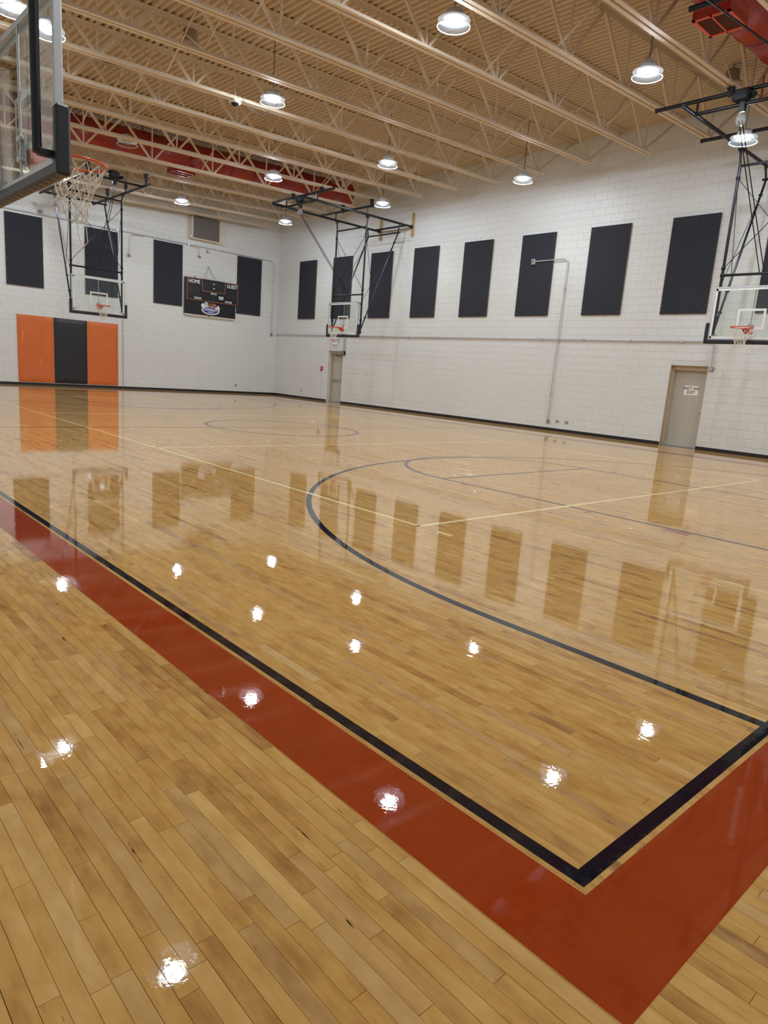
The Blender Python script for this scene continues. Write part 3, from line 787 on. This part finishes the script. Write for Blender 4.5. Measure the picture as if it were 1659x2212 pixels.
hoop('ceiling-hung glass basketball hoop at the right edge near the NOT AN EXIT door', (16.9, 6.39), math.pi, 'wall', 7.10, 8)

hoop('ceiling-hung basketball hoop past the right edge, only its overhead pipe showing by the near duct', (9.55, 2.45), math.pi/2, 'main', 6.95, 9, 3.1)

# ------------------------------------------------------------------ acoustic panels
def panel(w_, h_, facing, loc):
    e = empty('acoustic_panel', loc, 0 if facing == '-y' else -math.pi/2)
    MB().bbox(-w_/2, w_/2, -.055, -.008, 0, h_, .004).build('fabric_face', m_panel, e)
    m = MB(); t = .02
    m.box(-w_/2-.004, w_/2+.004, -.046, -.005, -.016, -.0005); m.box(w_/2+.0005, w_/2+.012, -.046, -.005, -.016, h_); m.box(-w_/2-.012, -w_/2-.0005, -.046, -.005, -.016, h_)
    m.build('wood_edge', m_paneledge, e)
    for px_ in (-.5, 0, .5):
        for pz in (.03, .97): screw(e, px_*(w_-.12), pz*h_)
    for pz in (.08, .36, .64, .92):
        for s_ in (-1, 1): screw(e, s_*(w_/2-.03), pz*h_)
    return e
SCR = MB().lathe([(0,-.003),(.007,-.003),(.009,0),(0,0)], (0,0,0), 6, True, 'y').mesh('screw'); SCR.materials.append(m_steel)
def screw(e, x, z):
    o = link('screw', SCR, e); o.location = (x, -.0545, z)
LL = [(7.955, 'charcoal acoustic panel left of the main hoop, above the orange pad'), (10.84, 'charcoal acoustic panel behind the main hoop'), (13.69, 'charcoal acoustic panel just left of the scoreboard'), (17.73, 'charcoal acoustic panel just right of the scoreboard')]
for x, lab in LL: tag(panel(1.285, 2.57, '-y', (x, YL-.0045, 3.745)), lab, 'wall panel', 'acoustic panels on the scoreboard wall')
RLB = ['charcoal acoustic panel nearest the room corner on the door wall', 'charcoal acoustic panel behind the left mast of the far side hoop', 'charcoal acoustic panel behind the right brace of the far side hoop', 'charcoal acoustic panel directly right of the far side hoop',
 'charcoal acoustic panel between the far side hoop and the conduit box', 'charcoal acoustic panel with a conduit box on it', 'charcoal acoustic panel directly right of the vertical conduit', 'large charcoal acoustic panel above the NOT AN EXIT door', 'charcoal acoustic panel behind the right-hand hoop']
for y, lab in zip((27.12, 24.56, 22.01, 19.46, 16.88, 14.31, 11.73, 9.155, 6.58), RLB):
    tag(panel(1.295, 2.58, '-x', (XR-.0045, y, 3.70)), lab, 'wall panel', 'acoustic panels on the door wall')

# ------------------------------------------------------------------ wall pads
def pad(x0, x1, mat, lab, tapes):
    e = empty('wall_pad', ((x0+x1)/2, YL-.005, .12)); w_ = x1-x0-.006
    import bmesh
    m = MB(); nx, nz = 16, 28; vs = []; H_ = 2.55
    rr = random.Random(int(x0*10))
    ph = [rr.uniform(0, 6.28) for _ in range(6)]
    for j in range(nz+1):
        for i in range(nx+1):
            a, b = i/nx, j/nz; ed = min(1, min(a, 1-a)*14)*min(1, min(b, 1-b)*26)
            d = .028+.034*ed**.5
            d += .0035*ed*(math.sin(9*a+5*b+ph[0])*math.sin(7*b+ph[1])+.7*math.sin(21*(a*.6+b)+ph[2])*max(0, math.sin(5*b+ph[3])))
            vs.append((-w_/2+w_*a, -d, H_*b))
    fs = [(j*(nx+1)+i, j*(nx+1)+i+1, (j+1)*(nx+1)+i+1, (j+1)*(nx+1)+i) for j in range(nz) for i in range(nx)]
    m.add(vs, fs, True)
    bw = [(-w_/2,0,0),(w_/2,0,0),(w_/2,0,H_),(-w_/2,0,H_),(-w_/2,-.028,0),(w_/2,-.028,0),(w_/2,-.028,H_),(-w_/2,-.028,H_)]
    m.add(bw, [(0,1,2,3),(0,4,5,1),(1,5,6,2),(2,6,7,3),(3,7,4,0)])
    m.build('vinyl_cover', mat, e)
    for (tx, tz, tw, th, ta) in tapes:
        t = MB().bbox(-tw/2, tw/2, -.003, .003, -th/2, th/2, .001).build('tape_patch', m_tape, e)
        t.location = (tx-(x0+x1)/2, -.0655, tz-.12); t.rotation_euler = (0, ta, 0)
    return tag(e, lab, 'wall pad', 'padded mats on the wall under the main hoop')
pad(7.61, 8.93, m_orange, 'orange vinyl wall pad, leftmost of the three, with three tape patches', [(7.78, 1.86, .06, .42, .12), (7.85, 1.64, .07, .03, 0), (8.13, 1.36, .05, .06, 0), (8.41, .93, .055, .25, 0)])
pad(8.94, 10.21, m_blkvinyl, 'black vinyl wall pad between the two orange pads', [])
pad(10.22, 11.49, m_orange, 'orange vinyl wall pad, right of the black one, with two small tape patches', [(10.96, 1.05, .05, .05, .5), (11.09, .92, .045, .09, 0)])

# ------------------------------------------------------------------ scoreboard
sb = empty('scoreboard', (14.50, YL-.005, 3.43))
def sbb(name, mat, x0, x1, z0, z1, y0, y1, par, bev=.004):
    return MB().bbox(x0-14.50, x1-14.50, y0, y1, z0-3.43, z1-3.43, bev).build(name, mat, par)
low = sbb('sponsor_panel', m_sb, 14.44, 16.98, 3.45, 4.06, -.12, 0, sb)
sbb('bottom_ledge', m_cream, 14.44, 16.98, 3.39, 3.448, -.11, 0, sb)
cab = sbb('cabinet', m_sb, 14.44, 17.07, 4.065, 5.02, -.16, 0, sb)
CW, CH, CX0, CZ0 = 2.56, .955, 14.51, 4.065
def cu(u): return CX0+CW*u
def cv(v): return CZ0+CH*(1-v)
def frame(name, u0, u1, v0, v1, t=.022):
    m = MB(); x0, x1, z1, z0 = cu(u0)-14.5, cu(u1)-14.5, cv(v0)-3.43, cv(v1)-3.43
    for (a, b, c_, d_) in ((x0,x1,z0,z0+t),(x0,x1,z1-t,z1),(x0,x0+t,z0+t,z1-t),(x1-t,x1,z0+t,z1-t)): m.box(a, b, -.168, -.158, c_, d_)
    return m.build(name, m_copper, cab)
frame('trim_frame', 0, 1, 0, 1); frame('timer_frame', .285, .74, 0, .545)
def sbt(body, size, u, v, sx=1.0, bold=True):
    return text(body, size, m_white, cab, (cu(u)-14.5, -.163, cv(v)-3.43), '-y', 'lettering', bold, sx)
sbt('HOME', .225, .137, .17, .86); sbt('GUEST', .225, .875, .17, .82); sbt('PERIOD', .10, .512, .615, .9); sbt('BONUS', .125, .207, .895, .84); sbt('BONUS', .125, .81, .905, .84)
def seg7(u0, u1, v0, v1, segs='abcdefg'):
    x0, x1, z1, z0 = cu(u0)-14.5, cu(u1)-14.5, cv(v0)-3.43, cv(v1)-3.43; t = .03; zm = (z0+z1)/2; m = MB()
    P = dict(a=(x0+t,x1-t,z1-t,z1), d=(x0+t,x1-t,z0,z0+t), g=(x0+t,x1-t,zm-t/2,zm+t/2), f=(x0,x0+t,zm+t/2,z1-t), b=(x1-t,x1,zm+t/2,z1-t), e=(x0,x0+t,z0+t,zm-t/2), c=(x1-t,x1,z0+t,zm-t/2))
    for k in segs: a, b, c_, d_ = P[k]; m.box(a, b, -.164, -.159, c_, d_)
    return m.build('digit', m_sbdig, cab)
for u0, u1 in ((.312,.385),(.41,.487),(.545,.62),(.645,.715)): seg7(u0, u1, .11, .47)
for u0, u1 in ((.065,.135),(.165,.235)): seg7(u0, u1, .38, .76)
for u0, u1 in ((.815,.885),(.905,.975)): seg7(u0, u1, .35, .74)
seg7(.02,.045,.38,.76,'bc'); seg7(.775,.795,.35,.74,'bc'); seg7(.487,.535,.69,.92)
for v in (.17, .37): MB().lathe([(0,-.166),(.034,-.166),(.034,-.158),(0,-.158)], (cu(.513)-14.5, 0, cv(v)-3.43), 16, True, 'y').build('colon_dot', m_white, cab)
x0, x1, z0, z1 = cu(.61)-14.5, cu(.705)-14.5, cv(.83)-3.43, cv(.69)-3.43
bdg = MB().prism([(x0,z1),(x1,z1),(x1-.01,z0),(x0+.03,z0)], -.164, -.158, 'y').build('maker_badge', m_white, cab)
for k, zz in enumerate((.75, .5, .27)):
    MB().box(x0+.045, x1-.035, -.1655, -.163, z0+(z1-z0)*zz-.008, z0+(z1-z0)*zz+.008).build('badge_line', m_blue, bdg)
MB().tube((.47-.06, -.08, 1.585), (.47-.06, -.08, 1.67), .02, 10).build('antenna', m_black, cab)
# logo
lx, lz = 1.20, .265
def ell(name, mat, a, b, y0, y1, ox=0, oz=0, n=40, par=low):
    return MB().prism([(lx+ox+a*math.cos(2*math.pi*k/n), lz+oz+b*math.sin(2*math.pi*k/n)) for k in range(n)], y0, y1, 'y').build(name, mat, par)
ell('logo_ring', m_white, .45, .20, -.125, -.119); ell('logo_rose_ring', pm('logo_rose', (.45,.25,.28), .5), .425, .18, -.128, -.12); ell('logo_oval', m_white, .40, .165, -.130, -.12); ell('logo_field', m_blue, .375, .145, -.133, -.12)
text('DONNELLEY', .155, m_white, low, (lx, -.135, lz+.025), '-y', 'lettering', True, .72); text('SPORTS', .075, m_white, low, (lx, -.135, lz-.085), '-y', 'lettering', True, 1.1)
ell('baseball', m_white, .085, .09, -.129, -.12, -.385, .185, 24); ell('soccer_ball', m_white, .085, .09, -.130, -.12, -.225, .265, 24); ell('soccer_patch', m_sb, .033, .04, -.132, -.128, -.225, .265, 8)
ell('football', m_brown, .14, .085, -.131, -.12, -.02, .245, 24); ell('basketball', m_ballor, .095, .095, -.132, -.12, .185, .225, 24); ell('volleyball', m_white, .085, .115, -.131, -.12, .375, .125, 24)
for k in (-.04, 0, .04): MB().box(lx+.375+k-.004, lx+.375+k+.004, -.1325, -.1305, lz+.04, lz+.21).build('ball_seam', m_grey, low)
MB().box(lx-.39-.03, lx-.38+.03, -.1305, -.1285, lz+.18, lz+.19).build('ball_seam', m_grey, low)
MB().bbox(1.1, 1.15, -.15, -.11, -.005, .045, .005).build('latch', m_black, sb)
for (a, b) in (((1.10,-.03,2.13),(.75,-.06,1.59)), ((1.10,-.03,2.13),(.98,-.06,1.59)), ((1.14,-.03,2.13),(1.42,-.06,1.59)), ((1.14,-.03,2.13),(1.62,-.06,1.59))):
    mid = (Vector(a)+Vector(b))/2+Vector((0,0,-.06)); MB().path([a, (Vector(a)+mid)/2+Vector((0,0,-.02)), mid, (Vector(b)+mid)/2+Vector((0,0,-.015)), b], .008, 6).build('hanging_wire', m_steel, sb)
MB().bbox(1.07, 1.17, -.05, 0, 2.10, 2.18, .008).build('wire_hook', m_steel, sb)
tag(sb, 'black electronic scoreboard with HOME and GUEST lettering, screens unlit', 'scoreboard')

# vent box above the scoreboard
v = empty('vent_box', (15.3, YL-.005, 6.62))
MB().bbox(-.66, 1.05, -.10, 0, .0, 1.06, .006).build('housing', m_cream, v)
m = MB(); m.bbox(-.64, .70, -.30, -.10, .02, 1.03, .006); gb = m.build('grille_box', m_cream, v)
MB().box(-.60, .66, -.304, -.299, .06, .99).build('grille_back', m_grille, gb)
for k in range(24):
    z = .08+k*.0385; MB().bar((-.60, -.306, z), (.66, -.306, z), .008, .012, (0,1,.6)).build('grille_slat', m_grille, gb)
for z in (.1, .95): MB().bbox(-.70, -.64, -.25, -.18, z-.03, z+.03, .006).build('hinge_tab', m_steel, gb)
for s_ in (.45, .62): MB().tube((s_, -.06, 1.06), (s_, -.06, 1.55), .012, 8).build('feed_pipe', m_cream, v)
tag(v, 'cream vent box with grey grille on the wall above the scoreboard', 'vent')

# ------------------------------------------------------------------ conduits and electrical boxes
def run(name, pts, r, mat, lab, cat='conduit', group=None, straps=()):
    """conduit with rounded bends; pts are centre points, corners filleted"""
    P = [Vector(p) for p in pts]; out = [P[0]]
    for i in range(1, len(P)-1):
        a, b, c_ = P[i-1], P[i], P[i+1]; d = min(.12, (b-a).length*.45, (c_-b).length*.45)
        p0 = b+(a-b).normalized()*d; p1 = b+(c_-b).normalized()*d
        for k in range(7):
            t = k/6; out.append((1-t)**2*p0+2*t*(1-t)*b+t*t*p1)
    out.append(P[-1])
    e = empty(name, tuple(P[0])); m = MB(); m.path([q-P[0] for q in out], r, 8); m.build('pipe', mat, e)
    for i in range(len(P)-1):
        L_ = (P[i+1]-P[i]).length; n_ = int(L_/1.5)
        for k in range(n_):
            q = P[i].lerp(P[i+1], (k+.5)/n_)-P[0]
            MB().bbox(q.x-r*1.7, q.x+r*1.7, q.y-r*1.7, q.y+r*1.7, q.z-r*1.6, q.z+r*1.6, .004).build('strap', mat, e)
    return tag(e, lab, cat, group)
yl = YL-.047; xr = XR-.047; G = 'surface conduits on the walls'
run('conduit', [(6.0, yl, 6.44), (15.4, yl, 6.39), (18.95, yl, 6.355), (19.05, yl, 6.25), (19.06, yl, 3.0)], .022, m_conduit, 'grey conduit running along the panel tops and down beside the corner', group=G)
run('conduit', [(12.6, yl, 6.36), (12.02, yl, 6.33), (11.97, yl, 5.56)], .016, m_conduit, 'thin grey conduit dropping to a box right of the main hoop', group=G)
run('conduit', [(14.7, yl, 6.345), (15.12, yl, 6.33), (15.14, yl, 6.01)], .016, m_cream, 'cream conduit dropping onto the top of the scoreboard', group=G)
run('conduit', [(11.70, yl, 2.92), (11.70, yl, .06)], .014, m_conduit, 'thin vertical conduit beside the right orange pad', group=G)
run('conduit', [(xr, YL-.05, 2.965), (xr, 24.28, 2.945), (xr, 24.18, 2.85), (xr, 24.17, 2.28)], .021, m_conduit, 'grey conduit from the room corner to the exit door box', group=G)
run('conduit', [(xr, 24.09, 2.28), (xr, 24.09, 2.85), (xr, 24.0, 2.945), (xr, 8.25, 2.94), (xr, 8.14, 2.88), (xr, 8.12, 2.28)], .021, m_conduit, 'long grey conduit along the door wall to the NOT AN EXIT door', group=G)
run('conduit', [(XR-.09, 14.32, 5.41), (XR-.09, 13.15, 5.42), (XR-.09, 13.08, 5.35), (XR-.09, 13.13, .37)], .019, m_conduit, 'tall vertical conduit with hooked top on the door wall', group=G)
def ebox(name, loc, w_, d_, h_, mat, facing, lab, cat='electrical box', group='wall boxes and outlets', plate=True):
    e = empty(name, loc, 0 if facing == '-y' else -math.pi/2)
    MB().bbox(-w_/2, w_/2, -d_, 0, -h_/2, h_/2, .006).build('box', mat, e)
    if plate:
        MB().bbox(-w_*.42, w_*.42, -d_-.006, -d_+.002, -h_*.42, h_*.42, .003).build('cover', m_grey if mat is not m_grey else m_steel, e)
        for s_ in (-1, 1): MB().lathe([(0,-.003),(.006,-.003),(.006,0),(0,0)], (0, -d_-.005, s_*h_*.32), 8, True, 'y').build('cover_screw', m_steel, e)
    return tag(e, lab, cat, group)
yw, xw = YL-.0045, XR-.0045
ebox('junction_box', (11.96, yw, 5.50), .13, .06, .13, m_conduit, '-y', 'small grey junction box right of the main hoop masts')
ebox('junction_box', (15.14, yw, 5.95), .12, .07, .10, m_conduit, '-y', 'small grey junction box on the scoreboard conduit')
ebox('junction_box', (15.57, yw, 6.25), .14, .07, .13, m_grey, '-y', 'dark junction box under the conduit above the scoreboard')
ebox('junction_box', (19.06, yw, 2.93), .13, .06, .16, m_conduit, '-y', 'grey junction box low beside the room corner')
ebox('junction_box', (8.55, yw, 6.53), .16, .06, .11, m_conduit, '-y', 'grey junction box above the leftmost panel')
ebox('junction_box', (xw-.055, 14.38, 5.40), .13, .09, .17, m_conduit, '-x', 'grey junction box fixed on an acoustic panel')
ebox('outlet', (xw, 13.13, .30), .12, .06, .13, m_conduit, '-x', 'grey outlet box at the foot of the tall conduit')
ebox('outlet', (xw, 12.80, .33), .12, .012, .085, m_grey, '-x', 'flush outlet plate, left of the pair by the tall conduit')
ebox('outlet', (xw, 12.45, .33), .12, .012, .085, m_grey, '-x', 'flush outlet plate, right of the pair by the tall conduit')
ebox('outlet', (xw, 27.27, .36), .10, .012, .10, m_grey, '-x', 'flush outlet plate between the corner and the exit door')
ebox('outlet', (17.18, yw, .38), .13, .012, .09, m_grey, '-y', 'flush outlet plate low on the wall below the scoreboard')
ebox('junction_box', (xw, 24.13, 2.21), .17, .09, .17, m_black, '-x', 'black junction box beside the exit door head')
ebox('junction_box', (xw, 8.11, 2.22), .12, .06, .11, m_grey, '-x', 'grey junction box beside the NOT AN EXIT door head')
# fire alarm
e = empty('fire_alarm', (xw, 25.71, 1.47), -math.pi/2)
MB().bbox(-.07, .07, -.06, 0, -.09, .09, .01).build('body', m_alarm, e)
MB().bbox(-.045, .02, -.066, -.058, -.02, .03, .003).build('label_plate', m_white, e)
MB().tube((0, -.02, -.09), (0, -.02, -1.38), .008, 6).build('wire_chase', m_wall, e)
tag(e, 'red fire alarm pull station left of the exit door', 'fire alarm')
# exit sign with emergency heads and wire guard
e = empty('exit_sign', (xw, 24.80, 2.55), -math.pi/2)
MB().bbox(-.15, .15, -.07, 0, 0, .30, .008).build('housing', m_white, e)
t = text('EXIT', .20, m_redsig, e, (0, -.072, .18), '-y', 'lettering', True, .62)
for s_ in (-1, 1):
    q = MB().tube((s_*.15, -.05, .24), (s_*.22, -.06, .26), .012, 8).build('lamp_arm', m_white, e)
    MB().lathe([(0,-.05),(.04,-.05),(.06,.04),(.055,.045),(0,.03)], (s_*.24, -.08, .25), 16, True, 'y').build('emergency_head', m_lampcap, q)
m = MB()
for z in (-.03, .36): m.path([(-.36,-.005,z),(-.33,-.16,z),(.33,-.16,z),(.36,-.005,z)], .004, 5)
for x in (-.33, -.16, 0, .16, .33): m.path([(x,-.16,-.03),(x,-.16,.36)], .003, 5)
m.build('wire_guard', m_steel, e)
tag(e, 'white EXIT sign with red letters and emergency lights above the far door', 'exit sign')

# ------------------------------------------------------------------ doors
def door(name, y0, y1, swing_bar, sign):
    e = empty(name, (XR+REC, (y0+y1)/2, 0), -math.pi/2); w_ = (y1-y0)/2   # local x runs towards -y (right in view), local -y faces the hall
    fr = MB(); fw = .055
    for (a, b, c_, d_) in ((-w_+.001,-w_+fw,.001,DH-.001),(w_-fw,w_-.001,.001,DH-.001),(-w_+fw,w_-fw,DH-.13,DH-.001)): fr.bbox(a, b, -.13, .10, c_, d_, .004)
    for (a, b, c_, d_) in ((-w_+fw,-w_+fw+.018,.001,DH-.13),(w_-fw-.018,w_-fw,.001,DH-.13),(-w_+fw,w_-fw,DH-.148,DH-.13)): fr.box(a, b, -.06, -.0, c_, d_)
    fr.build('door_frame', m_dframe, e)
    jb = MB(); jb.box(-w_+.0005, -w_+.012, -REC+.004, -.13, .001, DH-.001); jb.box(w_-.012, w_-.0005, -REC+.004, -.13, .001, DH-.001); jb.box(-w_+.012, w_-.012, -REC+.004, -.13, DH-.012, DH-.001)
    jb.build('jamb_lining', m_wall if swing_bar else m_dframe, e)
    leaf = MB().bbox(-w_+fw+.004, w_-fw-.004, .002, .046, .012, DH-.134, .003).build('door_leaf', m_door, e)
    MB().box(-w_, w_, -.16, .10, .0008, .010).build('threshold', m_steel, e)
    for z in (.25, 1.05, 1.9): MB().tube((-w_+fw+.004, -.004, z-.05), (-w_+fw+.004, -.004, z+.05), .009, 8).build('hinge', m_steel, e)
    if swing_bar:
        b = MB(); b.bbox(-w_+.12, w_-.1, -.075, -.045, .98, 1.05, .008); b.bbox(-w_+.12, -w_+.3, -.08, .002, .965, 1.065, .006); b.bbox(w_-.2, w_-.1, -.08, .002, .965, 1.065, .006)
        b.build('push_bar', m_steel, leaf)
        c_ = MB(); c_.bbox(-w_+.25, w_-.22, -.06, .002, DH-.24, DH-.16, .01); c_.build('door_closer', m_grey, leaf)
        MB().bbox(-.02, .06, -.03, .002, .03, .09, .006).build('kick_stop', m_steel, leaf)
    else:
        MB().lathe([(0,-.06),(.024,-.06),(.026,-.045),(.012,-.03),(.012,0),(.03,.002)], (w_-.13, 0, 1.02), 16, True, 'y').build('door_knob', m_steel, leaf)
    tag(e, kind='structure'); return e
d1 = door('door_1', *DOORS[0], True, False); d2 = door('door_2', *DOORS[1], False, True)
e = empty('door_sign', (XR+REC+.0005, 8.695, 1.48), -math.pi/2)
MB().bbox(-.205, .205, -.006, 0, 0, .265, .002).build('sign_board', m_white, e)
text('NOT AN', .115, m_maroon, e, (0, -.007, .185), '-y', 'lettering', True, .95); text('EXIT', .115, m_maroon, e, (0, -.007, .075), '-y', 'lettering', True, .95)
tag(e, 'white NOT AN EXIT sign with maroon letters on the beige door', 'sign')

# ------------------------------------------------------------------ ceiling devices
for (x, y, lab) in ((7.45, 15.15, 'round tan ceiling speaker above the hanging dome sensor'), (16.75, 7.62, 'round tan ceiling speaker behind the right-hand hoop frame')):
    e = empty('ceiling_speaker', (x, y, z_deck(x)-.42))
    MB().lathe([(.0,.30),(.14,.30),(.16,.10),(.23,.03),(.235,0),(.215,-.012),(.12,-.004),(.115,.012)], n=28).build('speaker_shell', m_speaker, e)
    MB().lathe([(0,.008),(.06,.006),(.118,-.002)], n=24).build('speaker_grille', m_grille, e)
    MB().tube((0,0,.30), (0,0,.42), .02, 8).build('stem', m_speaker, e)
    MB().bar((-.2,.0,.2), (.2,.0,.2), .03, .03).build('mount_bar', m_joist, e)
    tag(e, lab, 'speaker', 'ceiling speakers')
e = empty('dome_sensor', (8.45, 14.95, 7.14))
MB().lathe([(0,.07),(.05,.07),(.11,.05),(.135,.02),(.13,-.01),(.09,-.02)], n=28).build('shell', m_cream, e)
MB().lathe([(.092,-.018),(.075,-.05),(.04,-.07),(0,-.075)], n=24).build('dark_lens', m_black, e)
MB().tube((0,0,.07), (0,0,z_deck(8.45)-7.14), .008, 8).build('rod', m_joist, e)
MB().path([(.0,0,.3),(.4,.05,.0),(.8,.1,-.02),(1.2,.14,.35)], .006, 6).build('cable', m_cable, e)
tag(e, 'small white dome sensor hanging on a rod from the roof deck', 'sensor')
def wire(pts, lab, r=.008, mat=None):
    P = [Vector(p) for p in pts]; o = MB().path([p-P[0] for p in P], r, 6).build('loose_cable', mat or m_cable); o.location = P[0]
    return tag(o, lab, 'cable', 'loose cables in the roof')
y_ = JY[8]
wire([(4.6, y_+.1, 7.22), (5.2, y_+.12, 7.16), (5.7, y_+.12, 7.13), (6.2, y_+.11, 7.17), (6.5, y_+.1, 7.26)], 'black cable drooping from a joist right of the near backboard', .012)
wire([(4.0, 17.8, 7.15), (4.5, 17.9, 7.25), (5.0, 18.0, 7.5), (5.5, 18.1, 8.1)], 'thin looping cable rising to the deck left of the sensor')
wire([(15.6, 6.45, 7.9), (15.75, 6.5, 7.6), (15.72, 6.55, 7.45)], 'red strap hanging below the near duct', .022, m_redstrap)
wire([(15.0, 7.1, 8.3), (15.3, 6.9, 7.7), (15.7, 6.6, 7.5), (16.2, 6.2, 7.55)], 'tan cable looping to the right-hand hoop winch', .012, m_joist)
